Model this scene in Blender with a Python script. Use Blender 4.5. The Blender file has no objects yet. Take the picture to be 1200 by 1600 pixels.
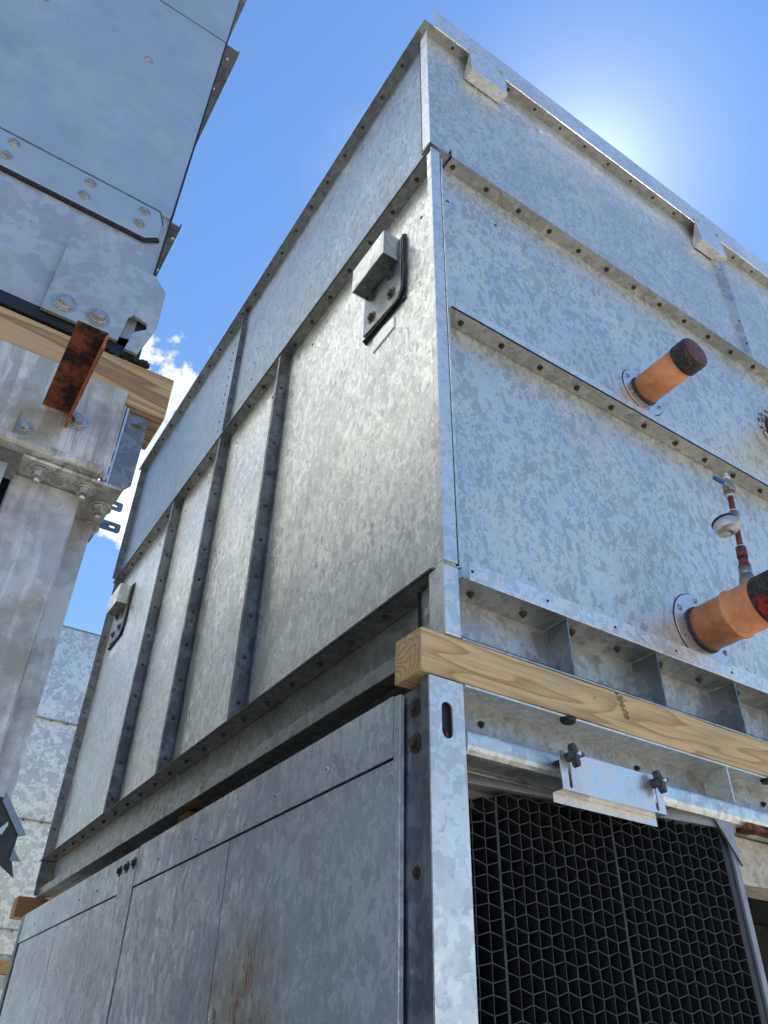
import bpy, bmesh, math, random
from mathutils import Vector, Matrix
random.seed(7)
S = bpy.context.scene
COL = S.collection
# ------------------------------------------------------------------ camera
R = ((0.83611765, -0.54823645, 0.01854904), (0.33910898, 0.49000588, -0.80305625), (0.43117557, 0.67773965, 0.59561447))
CAM = Vector((-0.80213, -1.03546, 1.70655))
cam = bpy.data.cameras.new('camera'); camo = bpy.data.objects.new('camera', cam); COL.objects.link(camo)
wR = Vector((R[0][0], R[1][0] * 0, 0))
right = Vector((R[0][0], R[0][1], R[0][2])); up = -Vector(R[1]); back = -Vector(R[2])
camo.matrix_world = Matrix(((right.x, up.x, back.x, CAM.x), (right.y, up.y, back.y, CAM.y), (right.z, up.z, back.z, CAM.z), (0, 0, 0, 1)))
cam.sensor_fit = 'VERTICAL'; cam.sensor_height = 36.0; cam.sensor_width = 27.0
cam.lens = 1215 / 1600 * 36.0
cam.clip_start = 0.02; cam.clip_end = 5000
S.camera = camo
S.render.resolution_x = 768; S.render.resolution_y = 1024
# ------------------------------------------------------------------ light
SUN_AZ = math.radians(33.5)      # from +X towards +Y
SUN_EL = math.radians(57.5)
sd = Vector((math.cos(SUN_EL) * math.cos(SUN_AZ), math.cos(SUN_EL) * math.sin(SUN_AZ), math.sin(SUN_EL)))
sun = bpy.data.lights.new('sun', 'SUN'); sun.energy = 5.0; sun.angle = math.radians(0.5); sun.color = (1.0, 0.94, 0.84)
suno = bpy.data.objects.new('sun', sun); COL.objects.link(suno)
suno.rotation_euler = (-sd).to_track_quat('-Z', 'Y').to_euler(); suno.location = (8, 6, 20)
W = bpy.data.worlds.new('World'); S.world = W; W.use_nodes = True
nt = W.node_tree; nt.nodes.clear()
def N(t, typ, **kw):
    n = t.nodes.new(typ)
    for k, v in kw.items():
        if k.startswith('i_'):
            key = k[2:]; key = int(key) if key.isdigit() else key.replace('_', ' ')
            n.inputs[key].default_value = v
        else: setattr(n, k, v)
    return n
def Lk(t, a, b): t.links.new(a, b)
def math_(t, op, a, b=None, c=None, clamp=False):
    n = t.nodes.new('ShaderNodeMath'); n.operation = op; n.use_clamp = clamp
    for i, v in enumerate((a, b, c)):
        if v is None: continue
        if isinstance(v, (int, float)): n.inputs[i].default_value = v
        else: t.links.new(v, n.inputs[i])
    return n.outputs[0]
def mapr(t, v, a, b, c=0.0, d=1.0, smooth=False):
    n = t.nodes.new('ShaderNodeMapRange'); n.clamp = True
    if smooth: n.interpolation_type = 'SMOOTHSTEP'
    t.links.new(v, n.inputs[0])
    for i, x in zip((1, 2, 3, 4), (a, b, c, d)): n.inputs[i].default_value = x
    return n.outputs[0]
def mixc(t, f, a, b):
    n = t.nodes.new('ShaderNodeMix'); n.data_type = 'RGBA'
    if isinstance(f, (int, float)): n.inputs[0].default_value = f
    else: t.links.new(f, n.inputs[0])
    for i, x in ((6, a), (7, b)):
        if isinstance(x, tuple): n.inputs[i].default_value = (x[0], x[1], x[2], 1)
        else: t.links.new(x, n.inputs[i])
    return n.outputs[2]
sky = N(nt, 'ShaderNodeTexSky', sky_type='NISHITA', sun_disc=False, sun_elevation=SUN_EL, sun_rotation=math.pi / 2 - SUN_AZ,
        altitude=0.0, air_density=1.0, dust_density=0.02, ozone_density=3.0)
tc = N(nt, 'ShaderNodeTexCoord')
nz = N(nt, 'ShaderNodeTexNoise', i_Scale=6.5, i_Detail=13.0, i_Roughness=0.62); Lk(nt, tc.outputs['Generated'], nz.inputs['Vector'])
nz2 = N(nt, 'ShaderNodeTexNoise', i_Scale=1.3, i_Detail=3.0); Lk(nt, tc.outputs['Generated'], nz2.inputs['Vector'])
def dirmask(d, r0, r1):
    vd = N(nt, 'ShaderNodeVectorMath', operation='DOT_PRODUCT'); Lk(nt, tc.outputs['Generated'], vd.inputs[0])
    vd.inputs[1].default_value = Vector(d).normalized()
    return mapr(nt, vd.outputs['Value'], math.cos(math.radians(r0)), math.cos(math.radians(r1)))
blob = dirmask((0.19, 0.745, 0.636), 11.0, 4)
blob2 = dirmask((-0.75, -0.55, 0.22), 24, 8)
blob3 = dirmask((-0.3, 0.75, 0.3), 32, 12)
wisp = dirmask((0.235, 0.44, 0.86), 4.5, 0.5)
cov = math_(nt, 'MAXIMUM', blob, math_(nt, 'MULTIPLY', math_(nt, 'MAXIMUM', blob2, blob3), 0.8))
dens = math_(nt, 'ADD', math_(nt, 'MULTIPLY', cov, 0.55), math_(nt, 'MULTIPLY', math_(nt, 'SUBTRACT', nz.outputs['Fac'], 0.60), 1.9))
dens = math_(nt, 'MULTIPLY', mapr(nt, dens, 0.12, 0.22, 0, 1, True), mapr(nt, cov, 0.02, 0.2))
wd = math_(nt, 'MULTIPLY', wisp, mapr(nt, nz.outputs['Fac'], 0.45, 0.75), None, True)
dens = math_(nt, 'MAXIMUM', dens, math_(nt, 'MULTIPLY', wd, 0.25))
nz3 = N(nt, 'ShaderNodeTexNoise', i_Scale=9.0, i_Detail=6.0); Lk(nt, tc.outputs['Generated'], nz3.inputs['Vector'])
cc = mixc(nt, mapr(nt, nz3.outputs['Fac'], 0.35, 0.65), (3.9, 4.5, 5.4), (7.6, 7.8, 8.0))
hs = N(nt, 'ShaderNodeHueSaturation', i_Saturation=1.14, i_Value=1.55); Lk(nt, sky.outputs[0], hs.inputs['Color'])
# tone compression of the sky keeps its halo from burning out: c / (1 + c / k)
tn = N(nt, 'ShaderNodeVectorMath', operation='MULTIPLY'); Lk(nt, hs.outputs[0], tn.inputs[0]); tn.inputs[1].default_value = (0.98, 1.0, 1.17)
den = N(nt, 'ShaderNodeVectorMath', operation='MULTIPLY_ADD'); Lk(nt, tn.outputs[0], den.inputs[0]); den.inputs[1].default_value = (0.055,) * 3; den.inputs[2].default_value = (1, 1, 1)
dv = N(nt, 'ShaderNodeVectorMath', operation='DIVIDE'); Lk(nt, tn.outputs[0], dv.inputs[0]); Lk(nt, den.outputs[0], dv.inputs[1])
# aureole of the sun, which itself stands hidden behind the casing
sdot = N(nt, 'ShaderNodeVectorMath', operation='DOT_PRODUCT'); Lk(nt, tc.outputs['Generated'], sdot.inputs[0]); sdot.inputs[1].default_value = sd
sdp = math_(nt, 'MAXIMUM', sdot.outputs['Value'], 0.0)
au = math_(nt, 'ADD', math_(nt, 'MULTIPLY', math_(nt, 'POWER', sdp, 130.0), 2.4), math_(nt, 'MULTIPLY', math_(nt, 'POWER', sdp, 600.0), 2.5))
auc = N(nt, 'ShaderNodeVectorMath', operation='SCALE'); auc.inputs[0].default_value = (1.0, 1.0, 0.95); Lk(nt, au, auc.inputs['Scale'])
sk2 = N(nt, 'ShaderNodeVectorMath', operation='ADD'); Lk(nt, dv.outputs[0], sk2.inputs[0]); Lk(nt, auc.outputs[0], sk2.inputs[1])
mx = mixc(nt, dens, sk2.outputs[0], cc)
bg = N(nt, 'ShaderNodeBackground', i_Strength=0.109); Lk(nt, mx, bg.inputs['Color'])
wo = N(nt, 'ShaderNodeOutputWorld'); Lk(nt, bg.outputs[0], wo.inputs['Surface'])
S.view_settings.view_transform = 'Standard'; S.view_settings.look = 'None'; S.view_settings.gamma = 1.0
S.view_settings.exposure = 0.65
# ------------------------------------------------------------------ materials
def newmat(name):
    m = bpy.data.materials.new(name); m.use_nodes = True; t = m.node_tree; t.nodes.clear()
    o = N(t, 'ShaderNodeOutputMaterial'); p = N(t, 'ShaderNodeBsdfPrincipled'); Lk(t, p.outputs[0], o.inputs[0])
    return m, t, p
def pos(t, scale=(1, 1, 1), rot=(0, 0, 0)):
    g = N(t, 'ShaderNodeNewGeometry'); mp = N(t, 'ShaderNodeMapping'); mp.inputs['Scale'].default_value = scale
    mp.inputs['Rotation'].default_value = rot
    Lk(t, g.outputs['Position'], mp.inputs['Vector']); return mp.outputs[0], g
def noise(t, v, scale, detail=4, rough=0.5, dist=0.0):
    n = N(t, 'ShaderNodeTexNoise', i_Scale=scale, i_Detail=float(detail), i_Roughness=rough, i_Distortion=dist); Lk(t, v, n.inputs['Vector']); return n
def galv(name, light=(0.62, 0.66, 0.70), dark=(0.36, 0.41, 0.46), cell=46.0, amount=0.5, metal=0.85, rough=0.42, rvar=0.12,
         tilt=0.05, stretch=(1, 1, 1), rot=(0, 0, 0), wave=0.6, grime=0.25, streak=0.0, rust=None, dirt=(0.30, 0.28, 0.24)):
    m, t, p = newmat(name)
    v, g = pos(t)
    nd = noise(t, v, 9, 3); nd2 = noise(t, v, 60, 2)
    def warp(a, n, amt):
        s = N(t, 'ShaderNodeVectorMath', operation='SUBTRACT'); Lk(t, n.outputs['Color'], s.inputs[0]); s.inputs[1].default_value = (.5, .5, .5)
        k = N(t, 'ShaderNodeVectorMath', operation='SCALE'); Lk(t, s.outputs[0], k.inputs[0]); k.inputs['Scale'].default_value = amt
        ad = N(t, 'ShaderNodeVectorMath', operation='ADD'); Lk(t, a, ad.inputs[0]); Lk(t, k.outputs[0], ad.inputs[1]); return ad.outputs[0]
    vw = warp(warp(v, nd, 0.05), nd2, 0.022)
    mp = N(t, 'ShaderNodeMapping'); mp.inputs['Scale'].default_value = stretch; mp.inputs['Rotation'].default_value = rot; Lk(t, vw, mp.inputs['Vector'])
    def vor(sc):
        n = N(t, 'ShaderNodeTexVoronoi', i_Scale=sc); Lk(t, mp.outputs[0], n.inputs['Vector']); return n
    v1 = vor(cell); v2 = vor(cell * 2.3)
    big = noise(t, v, 2.2, 3)
    def rnd(n, ch=0):
        s = N(t, 'ShaderNodeSeparateColor'); Lk(t, n.outputs['Color'], s.inputs[0]); return s.outputs[ch]
    thr = mapr(t, big.outputs['Fac'], 0.35, 0.65, 1.0 - amount * 0.35, 1.0 - amount)
    d1 = math_(t, 'SUBTRACT', rnd(v1), thr); d1 = mapr(t, d1, -0.01, 0.02)
    thr2 = mapr(t, noise(t, v, 3.7, 2).outputs['Fac'], 0.4, 0.62, 1.0 - amount * 0.15, 1.0 - amount * 1.1)
    d2 = math_(t, 'SUBTRACT', rnd(v2, 1), thr2); d2 = mapr(t, d2, -0.01, 0.03, 0, 0.9)
    fl = math_(t, 'MAXIMUM', d1, d2)
    var = mapr(t, rnd(v1, 2), 0, 1, 0.0, 0.28)
    v3 = vor(cell * 4.5)
    fine = math_(t, 'MULTIPLY', math_(t, 'SUBTRACT', rnd(v3), 0.5), 0.34)
    f = math_(t, 'ADD', math_(t, 'ADD', math_(t, 'MULTIPLY', fl, 0.72), var), fine, None, True)
    c = mixc(t, f, light, dark)
    # soft cloudy zinc oxide bloom
    bl = noise(t, v, 5.5, 6, 0.65)
    c = mixc(t, mapr(t, bl.outputs['Fac'], 0.52, 0.78, 0, grime), c, (0.70, 0.71, 0.70))
    c = mixc(t, mapr(t, noise(t, v, 1.6, 5, 0.6).outputs['Fac'], 0.5, 0.78, 0, grime), c, dirt)
    c = mixc(t, mapr(t, noise(t, v, 140, 2).outputs['Fac'], 0.70, 0.78, 0, 0.5), c, (0.16, 0.16, 0.16))
    svm = N(t, 'ShaderNodeMapping'); svm.inputs['Scale'].default_value = (34, 34, 1.8); Lk(t, warp(v, nd, 0.012), svm.inputs['Vector']); sv = svm.outputs[0]; sn = noise(t, sv, 1.0, 6, 0.72, 0.9)
    sc1, _ = pos(t, (9, 9, 150), (0, math.radians(32), 0)); s1 = noise(t, sc1, 1.0, 2, 0.5)
    c = mixc(t, math_(t, 'MULTIPLY', mapr(t, s1.outputs['Fac'], 0.70, 0.76, 0, 0.55), mapr(t, noise(t, v, 2.7, 2).outputs['Fac'], 0.52, 0.66)), c, (0.80, 0.80, 0.78))
    if streak > 0:
        msk = mapr(t, noise(t, v, 3.4, 3).outputs['Fac'], 0.40, 0.62)
        c = mixc(t, math_(t, 'MULTIPLY', mapr(t, sn.outputs['Fac'], 0.49, 0.57, 0, streak), msk), c, (0.72, 0.71, 0.67))
        c = mixc(t, mapr(t, noise(t, v, 7.0, 5, .7).outputs['Fac'], 0.47, 0.62, 0, streak * 0.85), c, (0.30, 0.27, 0.21))
    if rust:
        (rc, rr) = rust
        dx = N(t, 'ShaderNodeVectorMath', operation='DISTANCE'); Lk(t, warp(v, noise(t, v, 14, 5, .7), 0.25), dx.inputs[0]); dx.inputs[1].default_value = rc
        near = mapr(t, dx.outputs['Value'], rr * 0.35, rr, 1, 0)
        c = mixc(t, math_(t, 'MULTIPLY', near, 0.65), c, (0.40, 0.36, 0.29))
        rn = noise(t, sv, 2.6, 6, 0.75)
        rm = math_(t, 'MULTIPLY', near, math_(t, 'MULTIPLY', mapr(t, rn.outputs['Fac'], 0.505, 0.535), mapr(t, noise(t, v, 22, 3).outputs['Fac'], 0.48, 0.54)), None, True)
        c = mixc(t, rm, c, (0.32, 0.125, 0.045))
        p_m = mapr(t, rm, 0, 1, metal, 0.0); Lk(t, p_m, p.inputs['Metallic'])
    else: p.inputs['Metallic'].default_value = metal
    Lk(t, c, p.inputs['Base Color'])
    rg = math_(t, 'ADD', math_(t, 'ADD', mapr(t, rnd(v1, 2), 0, 1, -rvar, rvar), rough), mapr(t, bl.outputs['Fac'], 0.4, 0.7, -0.05, 0.12), True)
    Lk(t, rg, p.inputs['Roughness'])
    # every zinc crystal leans a little differently
    nn = g.outputs['Normal']
    nn = warp(warp(nn, v1, tilt), v2, tilt * 0.8)
    nz_ = N(t, 'ShaderNodeVectorMath', operation='NORMALIZE'); Lk(t, nn, nz_.inputs[0])
    b = N(t, 'ShaderNodeBump', i_Strength=wave, i_Distance=0.04); lowf = noise(t, v, 1.4, 2)
    hh = math_(t, 'ADD', lowf.outputs['Fac'], math_(t, 'MULTIPLY', noise(t, v, 70, 4, .6).outputs['Fac'], 0.012))
    Lk(t, hh, b.inputs['Height']); Lk(t, nz_.outputs[0], b.inputs['Normal']); Lk(t, b.outputs[0], p.inputs['Normal'])
    return m
M = {}
M['front'] = galv('galvanised_front', light=(0.8, 0.8, 0.73), dark=(0.5, 0.525, 0.5), cell=52, amount=0.36, stretch=(1.25, 1, 0.72), rot=(0, math.radians(28), 0), rough=0.46, grime=0.2, metal=0.72, streak=0.1)
M['front_top'] = galv('galvanised_front_upper', light=(0.74, 0.745, 0.685), dark=(0.5, 0.52, 0.495), cell=58, amount=0.5, stretch=(1.25, 1, 0.72), rot=(0, math.radians(28), 0), rough=0.46, grime=0.25, metal=0.72, streak=0.08)
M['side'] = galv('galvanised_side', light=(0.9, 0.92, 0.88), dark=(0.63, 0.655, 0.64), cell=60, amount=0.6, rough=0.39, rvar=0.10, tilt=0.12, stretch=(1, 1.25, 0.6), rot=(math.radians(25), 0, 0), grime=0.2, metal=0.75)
M['side_top'] = galv('galvanised_side_upper', light=(0.33, 0.4, 0.46), dark=(0.24, 0.3, 0.35), cell=60, amount=0.5, rough=0.46, rvar=0.08, tilt=0.06, stretch=(1, 1.25, 0.6), rot=(math.radians(25), 0, 0), grime=0.12, metal=0.9)  # blue sky reflection is put into this darker, bluer base
M['ledge'] = galv('shaded_ledge_steel', light=(0.32, 0.32, 0.305), dark=(0.2, 0.205, 0.2), cell=40, amount=0.45, rough=0.5, grime=0.2)  # shade on the flange undersides is put into this darker base
M['rib'] = galv('shaded_rib_steel', light=(0.24, 0.255, 0.265), dark=(0.14, 0.155, 0.165), cell=24, amount=0.5, rough=0.45, grime=0.15)  # darker copy of the side steel, rib shade put into the colour
M['flange'] = galv('galvanised_flange', light=(0.44, 0.44, 0.42), dark=(0.3, 0.3, 0.29), cell=40, amount=0.45, rough=0.45, grime=0.4)
M['lip'] = galv('galvanised_lip', light=(0.88, 0.89, 0.84), dark=(0.64, 0.66, 0.64), cell=70, amount=0.5, rough=0.42, grime=0.35, metal=0.7)
M['base'] = galv('galvanised_base', light=(0.62, 0.63, 0.61), dark=(0.42, 0.435, 0.43), cell=34, amount=0.5, rough=0.48, grime=0.3)
M['lower'] = galv('galvanised_lower_side', light=(0.74, 0.8, 0.85), dark=(0.52, 0.57, 0.62), cell=46, amount=0.7, rough=0.42, tilt=0.10, stretch=(1, 1.3, 0.7), grime=0.25, rust=((-0.035, 0.68, 1.80), 0.24), metal=0.6)
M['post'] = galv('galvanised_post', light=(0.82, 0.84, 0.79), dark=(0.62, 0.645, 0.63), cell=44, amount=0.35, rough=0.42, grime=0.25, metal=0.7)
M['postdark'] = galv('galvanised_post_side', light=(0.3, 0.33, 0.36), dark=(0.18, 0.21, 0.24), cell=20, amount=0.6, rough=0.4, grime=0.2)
M['rail'] = galv('galvanised_rail', light=(0.8, 0.81, 0.76), dark=(0.54, 0.56, 0.54), cell=24, amount=0.5, rough=0.38, grime=0.4)
M['brown'] = galv('stained_inner_steel', light=(0.36, 0.33, 0.28), dark=(0.20, 0.17, 0.13), cell=12, amount=0.6, metal=0.3, rough=0.5, grime=0.5)
M['stained'] = galv('stained_galvanised', light=(0.5, 0.48, 0.43), dark=(0.31, 0.29, 0.25), cell=14, amount=0.4, metal=0.25, rough=0.55, tilt=0.02, grime=0.4, streak=1.0)
M['column'] = galv('streaked_column_steel', light=(0.58, 0.57, 0.54), dark=(0.44, 0.44, 0.43), cell=12, amount=0.3, metal=0.4, rough=0.5, tilt=0.02, grime=0.3, streak=1.0)
M['leftpanel'] = galv('dull_galvanised', light=(0.54, 0.585, 0.58), dark=(0.49, 0.535, 0.54), cell=18, amount=0.15, metal=0.65, rough=0.42, rvar=0.05, tilt=0.02, grime=0.3)
M['leftlow'] = galv('mottled_galvanised', light=(0.58, 0.61, 0.58), dark=(0.45, 0.475, 0.46), cell=30, amount=0.45, metal=0.6, rough=0.45, tilt=0.03, grime=0.5)
M['leftside'] = galv('galvanised_left_side', light=(0.88, 0.88, 0.84), dark=(0.68, 0.68, 0.65), cell=60, amount=0.5, metal=0.2, rough=0.65, grime=0.3)
M['far'] = galv('galvanised_far', light=(0.82, 0.84, 0.8), dark=(0.5, 0.53, 0.53), cell=22, amount=0.55, rough=0.48, grime=0.2, metal=0.7)
M['zinc'] = galv('bright_zinc', light=(0.8, 0.78, 0.74), dark=(0.7, 0.68, 0.65), cell=30, amount=0.3, metal=0.8, rough=0.32, grime=0.05, tilt=0.02)
M['bolt'] = galv('bolt_zinc', light=(0.60, 0.58, 0.54), dark=(0.40, 0.38, 0.35), cell=90, amount=0.5, metal=0.8, rough=0.4, wave=0.0)
def plain(name, col, rough=0.5, metal=0.0, var=0.25, sc=30, bump=0.0, col2=None, lo=0.4, hi=0.65, coat=0.0):
    m, t, p = newmat(name); v, g = pos(t)
    n = noise(t, v, sc, 6, 0.65)
    c2 = col2 or tuple(c * (1 - var) for c in col)
    Lk(t, mixc(t, mapr(t, n.outputs['Fac'], lo, hi), col, c2), p.inputs['Base Color'])
    p.inputs['Metallic'].default_value = metal
    Lk(t, mapr(t, n.outputs['Fac'], 0.3, 0.7, rough - 0.08, rough + 0.12), p.inputs['Roughness'])
    if bump:
        b = N(t, 'ShaderNodeBump', i_Strength=bump, i_Distance=0.004); Lk(t, n.outputs['Fac'], b.inputs['Height']); Lk(t, b.outputs[0], p.inputs['Normal'])
    return m
M['dark'] = plain('dark_steel', (0.035, 0.037, 0.04), 0.5, 0.3)
M['black'] = plain('black_interior', (0.012, 0.012, 0.013), 0.8)
M['sealant'] = plain('black_sealant', (0.012, 0.012, 0.012), 0.45, bump=0.6, sc=60)
M['boltdark'] = plain('dark_bolt', (0.10, 0.085, 0.07), 0.45, 0.6, sc=200)  # dark copy of the bolt steel, underside shade put into the colour
M['orange'] = plain('orange_primer', (0.72, 0.28, 0.11), 0.48, 0, sc=24, col2=(0.52, 0.16, 0.055), lo=0.42, hi=0.72, bump=0.2)
M['charred'] = plain('charred_black_paint', (0.018, 0.016, 0.016), 0.6, 0, sc=90, col2=(0.16, 0.10, 0.075), lo=0.5, hi=0.68, bump=0.7)
M['capred'] = plain('red_brown_cap', (0.14, 0.038, 0.028), 0.5, 0, sc=60, col2=(0.07, 0.022, 0.018), bump=0.4)
M['redpaint'] = plain('bright_red_paint', (0.40, 0.03, 0.018), 0.5, 0, sc=70, col2=(0.12, 0.015, 0.01), lo=0.45, hi=0.55)
M['rust'] = plain('rusty_iron', (0.27, 0.075, 0.025), 0.85, 0, sc=34, col2=(0.022, 0.010, 0.008), lo=0.40, hi=0.56, bump=0.8)
M['rustlight'] = plain('orange_rust_edge', (0.42, 0.13, 0.05), 0.8, 0, sc=60, col2=(0.15, 0.045, 0.02), bump=0.8)
M['pipebrown'] = plain('brown_painted_pipe', (0.17, 0.045, 0.03), 0.4, 0.2, sc=60)
M['brass'] = plain('grey_brass_fitting', (0.32, 0.31, 0.27), 0.4, 0.7, sc=90)
M['tape'] = plain('white_thread_tape', (0.78, 0.76, 0.70), 0.6)
M['bluegrip'] = plain('blue_vinyl_grip', (0.02, 0.12, 0.50), 0.35)
M['steelgauge'] = plain('gauge_case_steel', (0.60, 0.59, 0.56), 0.35, 0.6)
M['knob'] = plain('black_knob_plastic', (0.045, 0.043, 0.042), 0.42, 0, sc=80, bump=0.15)
M['white'] = plain('white_patch', (0.96, 0.96, 0.96), 0.45, 0.65, sc=60, var=0.08)
M['ink'] = plain('brown_ink', (0.10, 0.055, 0.035), 0.8, 0, sc=220, col2=(0.22, 0.15, 0.09))
M['fill'] = plain('black_fill_plastic', (0.035, 0.037, 0.041), 0.30, 0, sc=60, var=0.4)
M['filledge'] = plain('lit_fill_edge', (0.065, 0.066, 0.07), 0.7, 0, sc=70, var=0.45)  # lighter grey stands in for light caught on the cell edges
M['frame'] = plain('grey_frame_plastic', (0.33, 0.34, 0.38), 0.4, 0.2, sc=40, var=0.15)
M['scale'] = plain('lime_scale_crust', (0.62, 0.56, 0.47), 0.9, 0, sc=55, col2=(0.33, 0.28, 0.20), lo=0.45, hi=0.72, bump=1.0)
M['pipewhite'] = plain('cream_pipe', (0.75, 0.71, 0.60), 0.5, 0, sc=10, var=0.12)
M['crusty'] = plain('peeling_flange_paint', (0.62, 0.58, 0.5), 0.8, 0, sc=45, col2=(0.035, 0.03, 0.028), lo=0.48, hi=0.54, bump=0.8)
M['ground'] = plain('gravel_ground', (0.48, 0.44, 0.37), 0.9, 0, sc=6, col2=(0.30, 0.27, 0.23), bump=0.5)
def wood(name, base, late, axis, cy, cz, freq=95, grey=0.15):
    m, t, p = newmat(name)
    st = [7, 7, 7]; st[axis] = 0.9
    v, g = pos(t, tuple(st)); w = noise(t, v, 1.0, 3, 0.5)
    sp = N(t, 'ShaderNodeSeparateXYZ'); Lk(t, g.outputs['Position'], sp.inputs[0])
    oth = [i for i in range(3) if i != axis]
    a = math_(t, 'SUBTRACT', sp.outputs[oth[0]], cy); b = math_(t, 'SUBTRACT', sp.outputs[oth[1]], cz)
    sn = N(t, 'ShaderNodeSeparateColor'); Lk(t, w.outputs['Color'], sn.inputs[0])
    a = math_(t, 'ADD', a, math_(t, 'MULTIPLY', math_(t, 'SUBTRACT', sn.outputs[0], 0.5), 0.16))
    b = math_(t, 'ADD', b, math_(t, 'MULTIPLY', math_(t, 'SUBTRACT', sn.outputs[1], 0.5), 0.16))
    r = math_(t, 'SQRT', math_(t, 'ADD', math_(t, 'MULTIPLY', a, a), math_(t, 'MULTIPLY', b, b)))
    fr = math_(t, 'FRACT', math_(t, 'MULTIPLY', r, freq))
    late_m = math_(t, 'MULTIPLY', math_(t, 'POWER', mapr(t, fr, 0.2, 0.90, 0, 1), 1.6), mapr(t, fr, 0.90, 1.0, 1, 0))
    sf = [220, 220, 220]; sf[axis] = 5
    fv, _ = pos(t, tuple(sf)); fib = noise(t, fv, 1.0, 3, 0.6)
    c = mixc(t, math_(t, 'MULTIPLY', late_m, 0.85), base, late)
    c = mixc(t, mapr(t, fib.outputs['Fac'], 0.45, 0.75, 0, 0.45), c, tuple(x * 0.55 for x in late))
    ck = [75, 75, 75]; ck[axis] = 2.2; cv, _ = pos(t, tuple(ck)); crk = noise(t, cv, 1.0, 2, 0.5)
    c = mixc(t, mapr(t, crk.outputs['Fac'], 0.71, 0.735, 0, 0.75), c, (0.07, 0.04, 0.02))
    bv, _ = pos(t); big = noise(t, bv, 6, 4, .6)
    c = mixc(t, mapr(t, big.outputs['Fac'], 0.5, 0.75, 0, grey), c, (0.25, 0.23, 0.20))
    c = mixc(t, mapr(t, noise(t, bv, 38, 3).outputs['Fac'], 0.70, 0.76, 0, 0.6), c, (0.13, 0.08, 0.05))
    Lk(t, c, p.inputs['Base Color']); p.inputs['Roughness'].default_value = 0.72
    bp = N(t, 'ShaderNodeBump', i_Strength=0.5, i_Distance=0.002); Lk(t, math_(t, 'ADD', late_m, fib.outputs['Fac']), bp.inputs['Height']); Lk(t, bp.outputs[0], p.inputs['Normal'])
    return m
M['wood'] = wood('yellow_pine', (0.68, 0.48, 0.22), (0.40, 0.23, 0.085), 0, 0.10, 2.30, grey=0.4)
M['woodleft'] = wood('weathered_pine', (0.52, 0.35, 0.18), (0.21, 0.12, 0.05), 0, -0.125, 2.585, freq=58, grey=0.2)
M['wooddark'] = wood('brown_pine', (0.42, 0.25, 0.10), (0.25, 0.13, 0.05), 0, 3.2, 2.3)
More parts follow.
